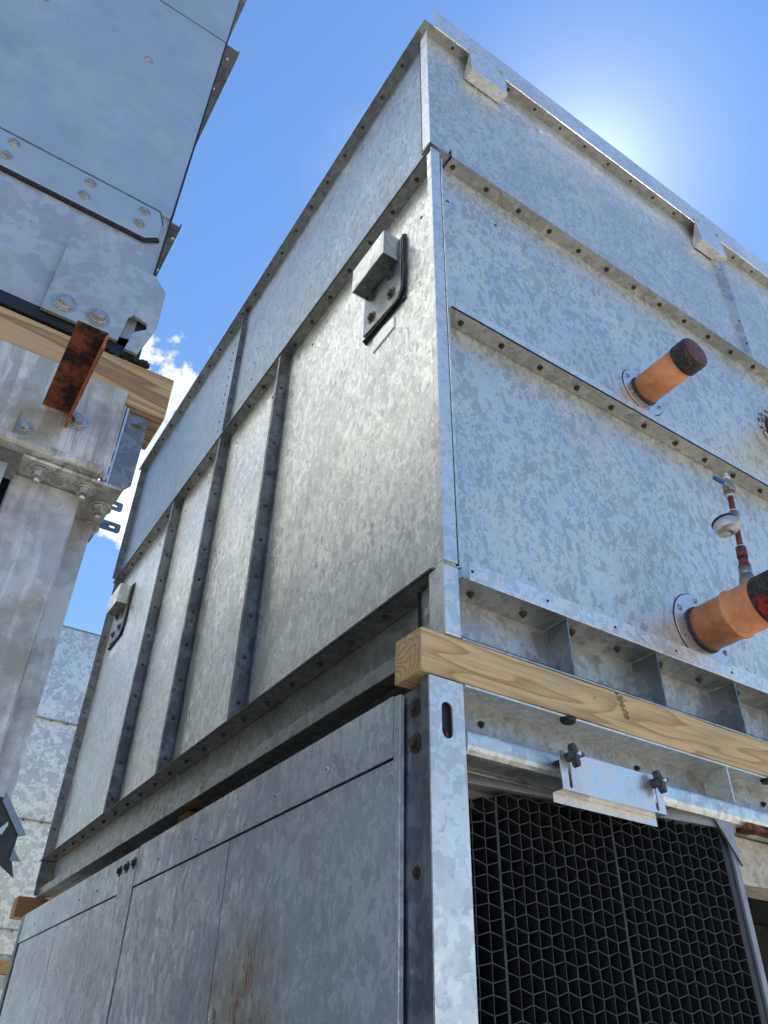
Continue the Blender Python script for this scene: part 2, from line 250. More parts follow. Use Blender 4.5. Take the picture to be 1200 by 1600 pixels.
# ------------------------------------------------------------------ geometry helpers
ORIG = {}
def root(name, loc, label, cat, group=None):
    o = bpy.data.objects.new(name, None); o.location = loc; o.empty_display_size = 0.2; COL.objects.link(o)
    o['label'] = label; o['category'] = cat
    if group: o['group'] = group
    ORIG[o.name] = Vector(loc); return o
def org(o):
    while o.parent: o = o.parent
    return ORIG.get(o.name, Vector((0, 0, 0)))
class B:
    def __init__(s): s.bm = bmesh.new()
    def box(s, x0, x1, y0, y1, z0, z1):
        if x0 > x1: x0, x1 = x1, x0
        if y0 > y1: y0, y1 = y1, y0
        if z0 > z1: z0, z1 = z1, z0
        vs = [s.bm.verts.new(p) for p in ((x0, y0, z0), (x1, y0, z0), (x1, y1, z0), (x0, y1, z0), (x0, y0, z1), (x1, y0, z1), (x1, y1, z1), (x0, y1, z1))]
        for f in ((0, 3, 2, 1), (4, 5, 6, 7), (0, 1, 5, 4), (1, 2, 6, 5), (2, 3, 7, 6), (3, 0, 4, 7)): s.bm.faces.new([vs[i] for i in f])
        return s
    def prism(s, pts, ext):
        """pts: list of 3D points (planar), ext: extrusion vector"""
        e = Vector(ext); a = [s.bm.verts.new(p) for p in pts]; b = [s.bm.verts.new(Vector(p) + e) for p in pts]
        n = len(pts); s.bm.faces.new(a[::-1]); s.bm.faces.new(b)
        for i in range(n): s.bm.faces.new((a[i], a[(i + 1) % n], b[(i + 1) % n], b[i]))
        return s
    def cyl(s, p0, p1, r0, r1=None, n=28, caps=True):
        p0 = Vector(p0); p1 = Vector(p1); r1 = r0 if r1 is None else r1
        d = (p1 - p0).normalized(); q = d.to_track_quat('Z', 'Y'); X = q @ Vector((1, 0, 0)); Y = q @ Vector((0, 1, 0))
        a = []; b = []
        for i in range(n):
            t = 2 * math.pi * i / n; u = X * math.cos(t) + Y * math.sin(t)
            a.append(s.bm.verts.new(p0 + u * r0)); b.append(s.bm.verts.new(p1 + u * r1))
        for i in range(n):
            f = s.bm.faces.new((a[i], a[(i + 1) % n], b[(i + 1) % n], b[i])); f.smooth = n > 8
        if caps: s.bm.faces.new(a[::-1]); s.bm.faces.new(b)
        return s
    def lathe(s, p0, d, prof, n=32):
        p0 = Vector(p0); d = Vector(d).normalized(); q = d.to_track_quat('Z', 'Y'); X = q @ Vector((1, 0, 0)); Y = q @ Vector((0, 1, 0))
        rings = []
        for (h, r) in prof:
            rings.append([s.bm.verts.new(p0 + d * h + (X * math.cos(2 * math.pi * i / n) + Y * math.sin(2 * math.pi * i / n)) * r) for i in range(n)])
        for k in range(len(rings) - 1):
            for i in range(n):
                f = s.bm.faces.new((rings[k][i], rings[k][(i + 1) % n], rings[k + 1][(i + 1) % n], rings[k + 1][i])); f.smooth = True
        if prof[0][1] > 1e-5: s.bm.faces.new(rings[0][::-1])
        if prof[-1][1] > 1e-5: s.bm.faces.new(rings[-1])
        return s
    def tube(s, pts, r, n=8):
        for i in range(len(pts) - 1): s.cyl(pts[i], pts[i + 1], r, n=n)
        return s
    def mesh(s, name):
        bmesh.ops.recalc_face_normals(s.bm, faces=s.bm.faces[:])
        me = bpy.data.meshes.new(name); s.bm.to_mesh(me); s.bm.free(); return me
    def build(s, name, mat, parent=None, bevel=0.0, seg=2, smooth_bevel=True):
        o_ = org(parent) if parent else Vector((0, 0, 0))
        if o_.length: bmesh.ops.translate(s.bm, verts=s.bm.verts[:], vec=-o_)
        me = s.mesh(name); me.materials.append(M[mat]); o = bpy.data.objects.new(name, me); COL.objects.link(o)
        if parent: o.parent = parent
        if bevel:
            md = o.modifiers.new('bevel', 'BEVEL'); md.width = bevel; md.segments = seg; md.limit_method = 'ANGLE'; md.angle_limit = math.radians(40)
            md.harden_normals = False
        return o
def rounded(cx, cy, w, h, r, n=6):
    pts = []
    for (sx, sy, a0) in ((1, 1, 0), (-1, 1, 90), (-1, -1, 180), (1, -1, 270)):
        for i in range(n + 1):
            a = math.radians(a0 + 90 * i / n); pts.append((cx + sx * (w / 2 - r) + r * math.cos(a), cy + sy * (h / 2 - r) + r * math.sin(a)))
    return pts
def plate(name, mat, parent, outer, holes, origin, U, V, thick):
    """flat plate with real holes: 2D outlines in the plane origin + u*U + v*V, thickness along U x V"""
    cu = bpy.data.curves.new(name, 'CURVE'); cu.dimensions = '2D'; cu.fill_mode = 'BOTH'; cu.extrude = thick / 2
    for pl_ in [outer] + holes:
        sp = cu.splines.new('POLY'); sp.points.add(len(pl_) - 1); sp.use_cyclic_u = True
        for i, p in enumerate(pl_): sp.points[i].co = (p[0], p[1], 0, 1)
    tmp = bpy.data.objects.new('tmp', cu); COL.objects.link(tmp)
    dg = bpy.context.evaluated_depsgraph_get(); me = bpy.data.meshes.new_from_object(tmp.evaluated_get(dg))
    bpy.data.objects.remove(tmp)
    U = Vector(U).normalized(); V = Vector(V).normalized(); Wv = U.cross(V); o_ = Vector(origin) - (org(parent) if parent else Vector((0, 0, 0)))
    me.transform(Matrix(((U.x, V.x, Wv.x, o_.x), (U.y, V.y, Wv.y, o_.y), (U.z, V.z, Wv.z, o_.z), (0, 0, 0, 1))))
    me.materials.clear(); me.materials.append(M[mat])
    for p in me.polygons: p.use_smooth = False
    o = bpy.data.objects.new(name, me); COL.objects.link(o)
    if parent: o.parent = parent
    return o
_bolt = {}
def bolt(parent, p, nrm, kind='nut', size=0.007, mat='boltdark', name='bolt'):
    key = (kind, mat, name)
    if key not in _bolt:
        b = B()
        if kind == 'nut':      # pan washer, hex, thread stub; unit size = hex radius
            b.cyl((0, 0, 0), (0, 0, .22), 1.35, n=16); b.cyl((0, 0, .22), (0, 0, 1.0), 1.0, .95, n=6); b.cyl((0, 0, 1.0), (0, 0, 1.7), .5, .45, n=10)
        elif kind == 'hex':    # flat hex head on a washer
            b.cyl((0, 0, 0), (0, 0, .18), 1.75, n=20); b.cyl((0, 0, .18), (0, 0, .35), 1.3, 1.15, n=20); b.cyl((0, 0, .35), (0, 0, 1.0), .95, .9, n=6); b.cyl((0, 0, 1.0), (0, 0, 1.06), .7, .6, n=14)
        elif kind == 'stud':   # washer, nut, long thread end
            b.cyl((0, 0, 0), (0, 0, .2), 2.0, n=24); b.cyl((0, 0, .2), (0, 0, .45), 1.5, 1.4, n=20); b.cyl((0, 0, .45), (0, 0, 1.5), 1.1, 1.05, n=6); b.cyl((0, 0, 1.5), (0, 0, 2.5), .62, .55, n=12)
        elif kind == 'rivet':
            b.lathe((0, 0, 0), (0, 0, 1), [(0, 1.0), (.25, .9), (.5, .55), (.6, 0.0001)], n=12)
        me = b.mesh(name); me.materials.append(M[mat]); _bolt[key] = me
    o = bpy.data.objects.new(name, _bolt[key]); COL.objects.link(o); o.parent = parent
    q = Vector(nrm).normalized().to_track_quat('Z', 'Y') @ Matrix.Rotation(random.uniform(0, 1.0), 3, 'Z').to_quaternion()
    o.location = Vector(p) - org(parent); o.rotation_mode = 'QUATERNION'; o.rotation_quaternion = q; o.scale = (size, size, size)
    return o
def panel(name, mat, parent, axis, at, u0, u1, z0, z1, th=0.006, amp=0.0055, sub=18):
    """sheet-metal panel facing -axis, very slightly dished like real thin sheet"""
    b = B(); bm = b.bm; grid = []
    ph = random.uniform(0, 6)
    for j in range(sub + 1):
        row = []
        for i in range(sub + 1):
            s = i / sub; t = j / sub; u = u0 + (u1 - u0) * s; z = z0 + (z1 - z0) * t
            k = math.sin(math.pi * s) * math.sin(math.pi * t) * (0.6 + 0.5 * math.sin(5 * s + ph) * math.cos(4 * t + ph)) * amp
            row.append(bm.verts.new((u, at - k, z) if axis == 'y' else (at - k, u, z)))
        grid.append(row)
    for j in range(sub):
        for i in range(sub):
            f = bm.faces.new((grid[j][i], grid[j][i + 1], grid[j + 1][i + 1], grid[j + 1][i])); f.smooth = True
    # returned edges
    d = (0, th, 0) if axis == 'y' else (th, 0, 0)
    edge = [grid[0][i] for i in range(sub + 1)] + [grid[j][sub] for j in range(1, sub + 1)] + [grid[sub][i] for i in range(sub - 1, -1, -1)] + [grid[j][0] for j in range(sub - 1, 0, -1)]
    edge = [bm.verts.new(v.co) for v in edge]
    bk = [bm.verts.new(v.co + Vector(d)) for v in edge]; n = len(edge)
    for i in range(n): bm.faces.new((edge[i], edge[(i + 1) % n], bk[(i + 1) % n], bk[i]))
    bm.faces.new(bk)
    return b.build(name, mat, parent)
# ------------------------------------------------------------------ ground
g = B(); g.box(-2000, 2000, -2000, 2000, -0.5, 0.0); go = g.build('ground', 'ground'); go['kind'] = 'structure'; go['label'] = 'pale gravel yard under the stacked towers'; go['category'] = 'ground'
# ------------------------------------------------------------------ main stack: upper casing
XR, YB = 3.4, 3.24
U_ = root('tower_casing', (0.0, 0.0, 2.395), 'largest galvanised casing, resting on the pale pine beam, with orange pipe stubs on its front', 'cooling tower', 'galvanised casings stacked in the yard')
b = B(); b.box(0.075, XR - .01, 0.075, YB - .03, 2.45, 4.99); b.build('light_seal_core', 'base', U_)  # unseen core added to seal out light so the gaps stay black
# front panels (y)
PF = 0.048
tiers = [(2.56, 3.375, 'front'), (3.378, 4.165, 'front')]
for z0, z1, mt in tiers: panel('front_panel', mt, U_, 'y', PF, 0.047, XR, z0, z1, sub=20)
panel('front_panel', 'front_top', U_, 'y', 0.016, 0.004, 1.640, 4.168, 5.0)
panel('front_panel', 'front_top', U_, 'y', 0.016, 1.644, XR, 4.168, 5.0)
b = B(); b.tube([(0.0375, 0.003, z / 100) for z in range(256, 414, 12)], .0034, 6); b.build('sealant_strip', 'sealant', U_)
# front ledges
def front_ledge(z, y0, y1, lip=None, lipm='lip', x0=0.0, mat='flange', boltx=None, kind='nut', th=0.004, blip=0.0012):
    b = B(); b.box(x0, XR, y0, y1, z, z + th); o = b.build('front_flange', mat, U_)
    if lip:
        b = B(); b.box(lip[0], XR, y0 - 0.0035, y0, z - 0.001 + lip[1], z + lip[2]); b.build('flange_lip', lipm, o, bevel=blip)
    for k in range(24):
        x = boltx + 0.1432 * k
        if x > XR: break
        bolt(o, (x, (y0 + y1) / 2 + .002, z), (0, 0, -1), 'nut', 0.0068)
    return o
fl = front_ledge(4.163, -0.001, 0.050, None, x0=-0.0, boltx=0.112)
b = B(); b.box(0.083, 0.0845, -0.004, 0.05, 4.150, 4.163).box(0.083, 0.0845, -0.004, 0.012, 4.15, 4.20); b.build('joint_tab', 'dark', fl)
fl = front_ledge(3.372, -0.001, 0.047, (0.066, 0.0, 0.034), boltx=0.104, x0=0.0475)
b = B(); b.box(0.05, XR, -0.0075, -0.0045, 3.368, 3.3735); b.build('black_seal', 'sealant', fl)
fl = front_ledge(2.533, -0.001, 0.078, (0.062, 0.0, 0.043), boltx=0.099, x0=0.0475)
for k in range(16):
    bolt(fl, (0.070 + 0.1432 * k * 1.43, -0.0046, 2.553), (0, -1, 0), 'rivet', 0.0035, 'black', 'bolt_hole')
# top rim
b = B(); b.box(-0.028, XR, -0.026, 0.018, 5.0, 5.004); rim = b.build('top_flange', 'flange', U_)
b = B(); b.box(0.018, XR, -0.031, -0.0275, 4.998, 5.148); b.build('rim_lip', 'lip', rim, bevel=0.0012)
for k in range(22): bolt(rim, (0.124 + 0.1432 * k, -0.004, 5.0), (0, 0, -1), 'nut', 0.0050)
# hooks on the rim
for (xa, xb) in ((0.186, 0.363), (1.520, 1.698)):
    b = B()
    prof = [(-0.0325, 5.028), (-0.0325, 4.849), (0.010, 4.852), (0.010, 4.848), (-0.0365, 4.845), (-0.0365, 5.028)]
    b.prism([(xa, y, z) for y, z in prof], (xb - xa, 0, 0)); hk = b.build('rim_clip', 'lip', rim, bevel=0.001)
    b = B(); b.prism([(xa + .0, -0.0325, 4.849), (xa, 0.012, 4.849), (xa, 0.012, 4.872), (xa, -0.0325, 4.99)], (.003, 0, 0)); b.build('clip_cheek', 'lip', hk)
    for xx in (xa + 0.02, xb - 0.02): bolt(hk, (xx, -0.0365, 5.006), (0, -1, 0), 'hex', 0.006, 'bolt')
# front rib of the top tier
b = B(); b.prism([(1.640, 0.016, 4.168), (1.640, 0.016, 4.995), (1.676, -0.024, 4.995), (1.652, -0.001, 4.168)], (.003, 0, 0)); rb = b.build('front_rib', 'base', U_)
for k in range(5): bolt(rb, (1.650 + k * .0035, 0.000 - k * .001, 4.26 + .145 * k), (-1, 0, 0), 'rivet', 0.0055, 'boltdark')
# small bolts on the front panels, dents
for (x, z) in ((0.10, 3.98), (0.30, 4.02)): bolt(U_, (x, PF, z), (0, -1, 0), 'rivet', 0.006, 'boltdark')
b = B(); b.prism([(1.20, 0.0135, 4.575), (1.222, 0.0135, 4.557), (1.252, 0.0135, 4.548), (1.268, 0.0135, 4.528), (1.238, 0.0135, 4.534), (1.226, 0.0135, 4.545)], (0, .001, 0)); b.build('white_mark', 'white', U_)  # small irregular white patch on the top front panel
# corner strips
b = B(); b.box(0.0, 0.0345, -0.0025, 0.001, 2.56, 4.135); b.box(0.0, 0.003, 0.001, 0.02, 2.56, 4.13); b.build('corner_strip', 'post', U_, bevel=0.0008)
b = B(); b.box(-0.001, 0.003, -0.0015, 0.040, 4.172, 4.998); b.build('corner_strip', 'post', U_, bevel=0.0008)
b = B(); b.box(0.000, 0.008, 0.0402, 0.0465, 4.17, 4.998); b.build('sealant_strip', 'sealant', U_)
# side panels (x)
PS = 0.045
ribs = [1.040, 1.644, 2.237]
ys = [0.003] + ribs + [YB - .03]
for a, c in zip(ys[:-1], ys[1:]): panel('side_panel', 'side', U_, 'x', PS, a + .002, c - .002, 2.56, 4.128)
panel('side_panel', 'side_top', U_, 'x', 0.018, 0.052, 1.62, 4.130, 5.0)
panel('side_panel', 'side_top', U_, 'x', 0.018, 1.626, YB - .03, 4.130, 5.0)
for y in ribs:
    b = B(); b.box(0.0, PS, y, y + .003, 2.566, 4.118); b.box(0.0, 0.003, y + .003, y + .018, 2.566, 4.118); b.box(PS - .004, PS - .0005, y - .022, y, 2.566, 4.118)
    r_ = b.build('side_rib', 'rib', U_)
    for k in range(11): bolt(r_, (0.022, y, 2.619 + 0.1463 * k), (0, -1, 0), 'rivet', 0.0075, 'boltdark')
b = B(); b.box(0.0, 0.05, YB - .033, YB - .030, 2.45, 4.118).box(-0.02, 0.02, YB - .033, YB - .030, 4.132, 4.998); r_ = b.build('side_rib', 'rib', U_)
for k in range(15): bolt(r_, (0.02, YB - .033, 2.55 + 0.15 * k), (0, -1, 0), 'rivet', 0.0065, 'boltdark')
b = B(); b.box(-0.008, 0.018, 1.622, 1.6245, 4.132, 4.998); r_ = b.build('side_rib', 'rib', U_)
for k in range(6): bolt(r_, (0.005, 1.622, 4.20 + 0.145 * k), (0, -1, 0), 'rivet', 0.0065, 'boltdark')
for k in range(12): bolt(U_, (0.018, 1.770, 4.19 + 0.062 * k), (-1, 0, 0), 'rivet', 0.0065, 'boltdark', 'rivet')
for k in range(5): bolt(U_, (0.018, 1.40, 4.29 + 0.105 * k), (-1, 0, 0), 'rivet', 0.0065, 'boltdark', 'rivet')
for y in (0.836, 1.179, 1.526, 1.80, 2.145, 2.506): bolt(U_, (PS, y, 4.01), (-1, 0, 0), 'rivet', 0.0065, 'boltdark', 'rivet')
bolt(U_, (PS, 0.115, 3.93), (-1, 0, 0), 'rivet', 0.0065, 'boltdark', 'rivet')
def side_ledge(z, x0, x1, y0, step, n, mat='ledge'):
    b = B(); b.box(x0, x1, y0, YB, z, z + .004); o = b.build('side_flange', mat, U_)
    for k in range(n):
        y = 0.11 + step * k
        if y < YB - .05: bolt(o, ((x0 + x1) / 2, y, z), (0, 0, -1), 'nut', 0.0062)
    return o
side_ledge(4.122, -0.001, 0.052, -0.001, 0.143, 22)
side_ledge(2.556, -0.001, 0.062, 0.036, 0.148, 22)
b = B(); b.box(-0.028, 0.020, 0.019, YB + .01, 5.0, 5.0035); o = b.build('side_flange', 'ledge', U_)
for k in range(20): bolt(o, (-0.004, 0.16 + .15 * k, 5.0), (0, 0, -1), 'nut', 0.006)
b = B(); b.box(-0.0045, -0.0015, 0.0, YB, 4.118, 4.124).box(-0.0045, -0.0015, 0.04, YB, 2.552, 2.558); b.build('black_seal', 'sealant', U_)
# back and right walls of casing
b = B(); b.box(0.02, XR, YB - .03, YB - .02, 2.45, 5.0).box(XR, XR + .01, 0.02, YB - .02, 2.45, 5.0); b.build('rear_wall', 'front', U_)
# base: front
b = B(); b.box(0.04, XR, 0.081, 0.086, 2.396, 2.532); web = b.build('base_web', 'base', U_)
for k in range(10):
    x = 0.332 + 0.2815 * k
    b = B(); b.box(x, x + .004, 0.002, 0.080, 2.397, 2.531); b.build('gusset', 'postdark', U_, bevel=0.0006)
b = B(); b.box(0.04, XR, 0.002, 0.080, 2.3945, 2.398); b.build('base_channel', 'base', U_)
b = B(); b.box(0.0, 0.038, 0.0, 0.052, 2.395, 2.552); st = b.build('base_foot', 'post', U_, bevel=0.003)
b = B(); b.box(0.030, 0.036, 0.054, 0.118, 2.397, 2.55); st2 = b.build('base_plate', 'base', U_); bolt(st2, (0.030, 0.085, 2.485), (-1, 0, 0), 'hex', 0.011, 'bolt'); bolt(st2, (0.030, 0.075, 2.53), (-1, 0, 0), 'hex', 0.009, 'boltdark')
b = B(); b.box(0.022, 0.030, 0.118, 0.121, 2.397, 2.55); b.build('black_seal', 'sealant', U_)
# base: side channel
b = B(); b.box(0.062, 0.068, 0.09, YB, 2.40, 2.555); b.box(0.024, 0.062, 0.09, YB, 2.397, 2.401); b.box(0.020, 0.024, 0.09, YB, 2.397, 2.433); b.build('base_channel', 'lip2' if 'lip2' in M else 'flange', U_, bevel=0.001)
b = B(); b.box(0.07, XR, 0.09, YB, 2.40, 2.42); b.build('floor_pan', 'base', U_)
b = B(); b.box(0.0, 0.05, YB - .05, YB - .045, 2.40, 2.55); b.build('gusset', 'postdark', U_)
# lifting lugs on the side
def lug(y0, k=1.0):
    z0, z1 = 3.645, 3.905; y1 = y0 + .215
    b = B(); b.prism([(0.028, y0, 3.93), (0.028, y1, 3.88), (0.028, y1, z0), (0.028, y0 + .015, z0 - .015), (0.028, y0, z0 + .03)], (0.010, 0, 0)); lg = b.build('lifting_lug', 'postdark', U_, bevel=0.002)
    b = B(); b.box(0.0385, PS - .0005, y0 - .008, y1 + .004, z0 - .026, 3.945); b.build('rubber_seal', 'sealant', lg)
    b = B(); b.tube([(0.034, y0 - .006, 3.93), (0.033, y0 - .007, 3.80), (0.034, y0 - .012, 3.74), (0.034, y0 - .004, 3.66), (0.034, y0 + .02, 3.63), (0.034, y1, 3.625)], 0.0065, 8); b.build('sealant_bead', 'sealant', lg)
    b = B(); bx0, bx1 = -0.030, 0.0275
    # box-shaped lug open at the bottom
    b.box(bx0, bx0 + .005, y0 + .012, y1 - .012, 3.815, 3.93); b.box(bx0 + .005, bx1, y0 + .012, y0 + .017, 3.815, 3.93); b.box(bx0 + .005, bx1, y1 - .017, y1 - .012, 3.815, 3.93); b.box(bx0 + .005, bx1, y0 + .017, y1 - .017, 3.925, 3.93)
    b.build('lug_hood', 'rail', lg, bevel=0.0015)
    b = B(); b.box(bx0 + .006, bx1 - .001, y0 + .018, y1 - .018, 3.824, 3.829); b.build('hood_floor', 'ledge', lg)
    for (yy, zz) in ((0.055, 3.79), (0.050, 3.69), (0.158, 3.795), (0.163, 3.69)): bolt(lg, (0.028, y0 + yy, zz), (-1, 0, 0), 'hex', 0.0125, 'boltdark')
lug(0.206); lug(2.86)
for y in (0.27, 2.93):
    b = B(); b.prism([(PS - .0050, y - .012, 3.545), (PS - .0050, y + .106, 3.538), (PS - .0050, y + .106, 3.600), (PS - .0050, y + .04, 3.604), (PS - .0050, y - .012, 3.592)], (.0058, 0, 0)); b.build('paper_label', 'white', U_)
# ---- orange pipes
def stub(cx, cz, L, r, fr, m, bead=None, blackfrom=None):
    d = (0, -1, 0)
    b = B(); b.cyl((cx, PF - .0005, cz), (cx, PF - .005, cz), fr, n=40); fl = b.build('pipe_flange', 'zinc' if m == 'orange' else 'crusty', U_, bevel=.0006)
    b = B(); b.cyl((cx, PF - .0003, cz), (cx, PF - .0022, cz), fr + .003, n=40); b.build('gasket', 'sealant', fl)
    for k in range(6):
        a = math.radians(30 + 60 * k); bolt(fl, (cx + (fr - .016) * math.cos(a), PF - .005, cz + (fr - .016) * math.sin(a)), (0, -1, 0), 'hex', 0.0055, 'bolt')
    prof = [(0, r), (blackfrom or L, r)]
    if bead: prof = [(0, r), (bead - .0065, r), (bead - .0060, r + .0005), (bead - .003, r + .0045), (bead + .003, r + .0045), (bead + .0060, r + .0005), (bead + .0065, r), (blackfrom or L, r)]
    b = B(); b.lathe((cx, PF - .004, cz), d, prof, 44); pp = b.build('pipe_stub', m, U_)
    b = B(); b.lathe((cx, PF - .004, cz), d, [(0.0, r + .0035), (.006, r + .004), (.012, r + .0015), (.014, r - .004)], 44); b.build('black_collar', 'charred', pp)
    return pp
p1 = stub(0.890, 3.575, 0.20, 0.052, 0.092, 'orange', blackfrom=0.160)
b = B(); b.lathe((0.89, PF - .004 - .157, 3.575), (0, -1, 0), [(0, .0525), (.003, .0555), (.03, .056), (.05, .055), (.0535, .053)], 44); cap = b.build('pipe_cap', 'charred', p1)
b = B(); b.lathe((0.89, PF - .004 - .2105, 3.575), (0, -1, 0), [(0, .0525), (.003, .052), (.0055, .048), (.007, .03), (.0075, .0001)], 44); b.build('cap_face', 'capred', p1)
p2 = stub(0.885, 2.690, 0.36, 0.061, 0.104, 'orange', bead=0.105, blackfrom=0.190)
b = B(); b.lathe((0.885, PF - .004 - .184, 2.690), (0, -1, 0), [(0, .0618), (.004, .0635), (.05, .0637), (.12, .066), (.22, .066)], 44); b.build('pipe_coupling', 'charred', p2)
b = B(); N_ = 12
for i in range(N_):
    a0 = math.radians(195 + 9 * i); a1 = math.radians(195 + 9 * (i + 1)); wd = .03 + .006 * math.sin(i * 2.1)
    P = lambda a, r, y: (0.885 + r * math.cos(a), PF - .004 - .194 - y, 2.690 + r * math.sin(a))
    vs = [b.bm.verts.new(q) for q in (P(a0, .0672, 0), P(a1, .0672, 0), P(a1, .0672, wd), P(a0, .0672, wd), P(a0, .0640, 0), P(a1, .0640, 0), P(a1, .0640, wd), P(a0, .0640, wd))]
    for f in ((0, 1, 2, 3), (7, 6, 5, 4), (0, 4, 5, 1), (2, 6, 7, 3)): b.bm.faces.new([vs[k] for k in f])
b.build('red_band', 'redpaint', p2)
p3 = stub(1.735, 3.80, 0.30, 0.092, 0.135, 'pipewhite')
b = B(); b.tube([(1.66, PF - .012, 3.69), (1.640, PF - .02, 3.60), (1.625, PF - .02, 3.50), (1.63, PF - .02, 3.40)], 0.006, 8); b.build('white_tube', 'pipewhite', p3)
# riser with gauge and ball valve (sub-parts of the lower pipe stub)
def rp(z):  # leaning riser axis
    t = (z - 2.745) / (3.13 - 2.745); return Vector((0.882 + 0.058 * t, -0.115, z))
b = B(); b.cyl(rp(2.742), rp(2.775), 0.022, 0.018, 20); b.cyl(rp(2.775), rp(2.80), .016, n=20); b.build('riser_boss', 'brass', p2)
b = B(); b.cyl(rp(2.795), rp(2.81), .0155, n=20).cyl(rp(2.81), rp(2.835), .013, .012, n=20).cyl(rp(2.835), rp(2.868), .0135, n=20).cyl(rp(2.868), rp(2.955), .0078, n=18).cyl(rp(2.99), rp(3.052), .0078, n=18); b.build('riser_pipe', 'pipebrown', p2)
b = B(); b.cyl(rp(2.868), rp(2.872), .012, n=18).cyl(rp(2.950), rp(2.955), .0125, n=18).cyl(rp(2.992), rp(2.997), .012, n=18).cyl(rp(3.049), rp(3.056), .0125, n=18); b.build('thread_tape', 'tape', p2)
b = B(); b.cyl(rp(2.954), rp(2.993), .0125, n=20).cyl(rp(2.972), rp(2.972) + Vector((-.03, -.004, -.004)), .009, n=16); b.build('tee_fitting', 'brass', p2)
gc = rp(2.93) + Vector((-.062, -.01, -.024)); ga = Vector((0.10, -0.18, -1)).normalized()
b = B(); b.lathe(gc - ga * .024, ga, [(0, .028), (.004, .0315), (.030, .0315), (.033, .029), (.0332, .0001)], 36); b.build('pressure_gauge', 'steelgauge', p2)
b = B(); b.lathe(gc - ga * .026, ga, [(0, .031), (.003, .033), (.006, .033), (.008, .0315)], 36); b.build('gauge_ring', 'sealant', p2)
b = B(); q = gc + ga * .0096; b.box(q.x - .001, q.x + .016, q.y - .002, q.y + .001, q.z - .0008, q.z + .001); b.build('gauge_slot', 'dark', p2)
b = B(); b.cyl(rp(3.055), rp(3.068), .0135, n=8).cyl(rp(3.068), rp(3.092), .0155, n=20).cyl(rp(3.092), rp(3.108), .0125, n=8); b.cyl(rp(3.08), rp(3.08) + Vector((-.02, -.012, 0)), .008, n=12); b.build('ball_valve', 'brass', p2)
b = B(); b.cyl(rp(3.106), rp(3.118), .0075, n=14).cyl(rp(3.118), rp(3.128), .0095, n=14).cyl(rp(3.128), rp(3.146), .006, n=14); b.build('hose_barb', 'zinc', p2)
h0 = rp(3.08) + Vector((-.02, -.012, 0)); b = B(); b.box(h0.x - .022, h0.x + .006, h0.y - .004, h0.y + .004, h0.z - .003, h0.z - .0005); b.build('valve_lever', 'zinc', p2)
b = B(); b.box(h0.x - .060, h0.x - .020, h0.y - .006, h0.y + .006, h0.z - .006, h0.z + .003); b.build('lever_grip', 'bluegrip', p2, bevel=.002)
# ------------------------------------------------------------------ wood between the main casings
def beam(label, x0, x1, y0, y1, z0, z1, mat, loc_z=None, group=None):
    b = B(); n = 24; axisx = (x1 - x0) > (y1 - y0)
    o_ = Vector(((x0 + x1) / 2, (y0 + y1) / 2, z0))
    # slightly irregular sawn timber
    bm = b.bm; rings = []
    for i in range(n + 1):
        t = i / n
        def J(a): return random.uniform(-a, a)
        if axisx: ring = [(x0 + (x1 - x0) * t, y0 + J(.0013), z0 + J(.0013)), (x0 + (x1 - x0) * t, y1 + J(.0013), z0 + J(.0013)), (x0 + (x1 - x0) * t, y1 + J(.0013), z1 + J(.0013)), (x0 + (x1 - x0) * t, y0 + J(.0013), z1 + J(.0013))]
        else: ring = [(x0 + J(.0013), y0 + (y1 - y0) * t, z0), (x1, y0 + (y1 - y0) * t, z0), (x1, y0 + (y1 - y0) * t, z1), (x0 + J(.0013), y0 + (y1 - y0) * t, z1)]
        rings.append([bm.verts.new(Vector(p) - o_) for p in ring])
    for k in range(n):
        for i in range(4): bm.faces.new((rings[k][i], rings[k][(i + 1) % 4], rings[k + 1][(i + 1) % 4], rings[k + 1][i]))
    bm.faces.new(rings[0][::-1]); bm.faces.new(rings[-1])
    o = b.build('packing_timber', mat, None, bevel=0.002); o.location = o_
    o['label'] = label; o['category'] = 'timber'; o['group'] = 'timber beams packed between the casings'
    ORIG[o.name] = o_
    return o
bm_main = beam('long pale yellow pine beam with an ink stamp, sticking out past the nearest corner post', -0.057, 3.3, -0.001, 0.086, 2.3055, 2.3925, 'wood')
beam('small brown timber block end jutting out at the far left corner of the stack', -0.062, 3.3, 3.200, 3.287, 2.3055, 2.3925, 'wooddark')
beam('brown timber seen only inside the dark gap halfway along the left side', 0.05, 3.3, 1.40, 1.487, 2.3055, 2.3925, 'wooddark')
# ink stamp on the beam
b = B(); x0 = 0.449
for k in range(15):
    z = 2.384 - k * 0.0034; w = random.uniform(.006, .016); xo = x0 + k * .0011 + random.uniform(-.002, .002)
    b.box(xo, xo + w * random.uniform(.2, .5), -0.0024, -0.0018, z, z + random.uniform(.0012, .0024)); b.box(xo + w * .65, xo + w, -0.0024, -0.0018, z - .0008, z + random.uniform(.0008, .002))
b.box(x0 - .003, x0 + .004, -0.0024, -0.0018, 2.3862, 2.3895)
b.build('ink_stamp', 'ink', bm_main)
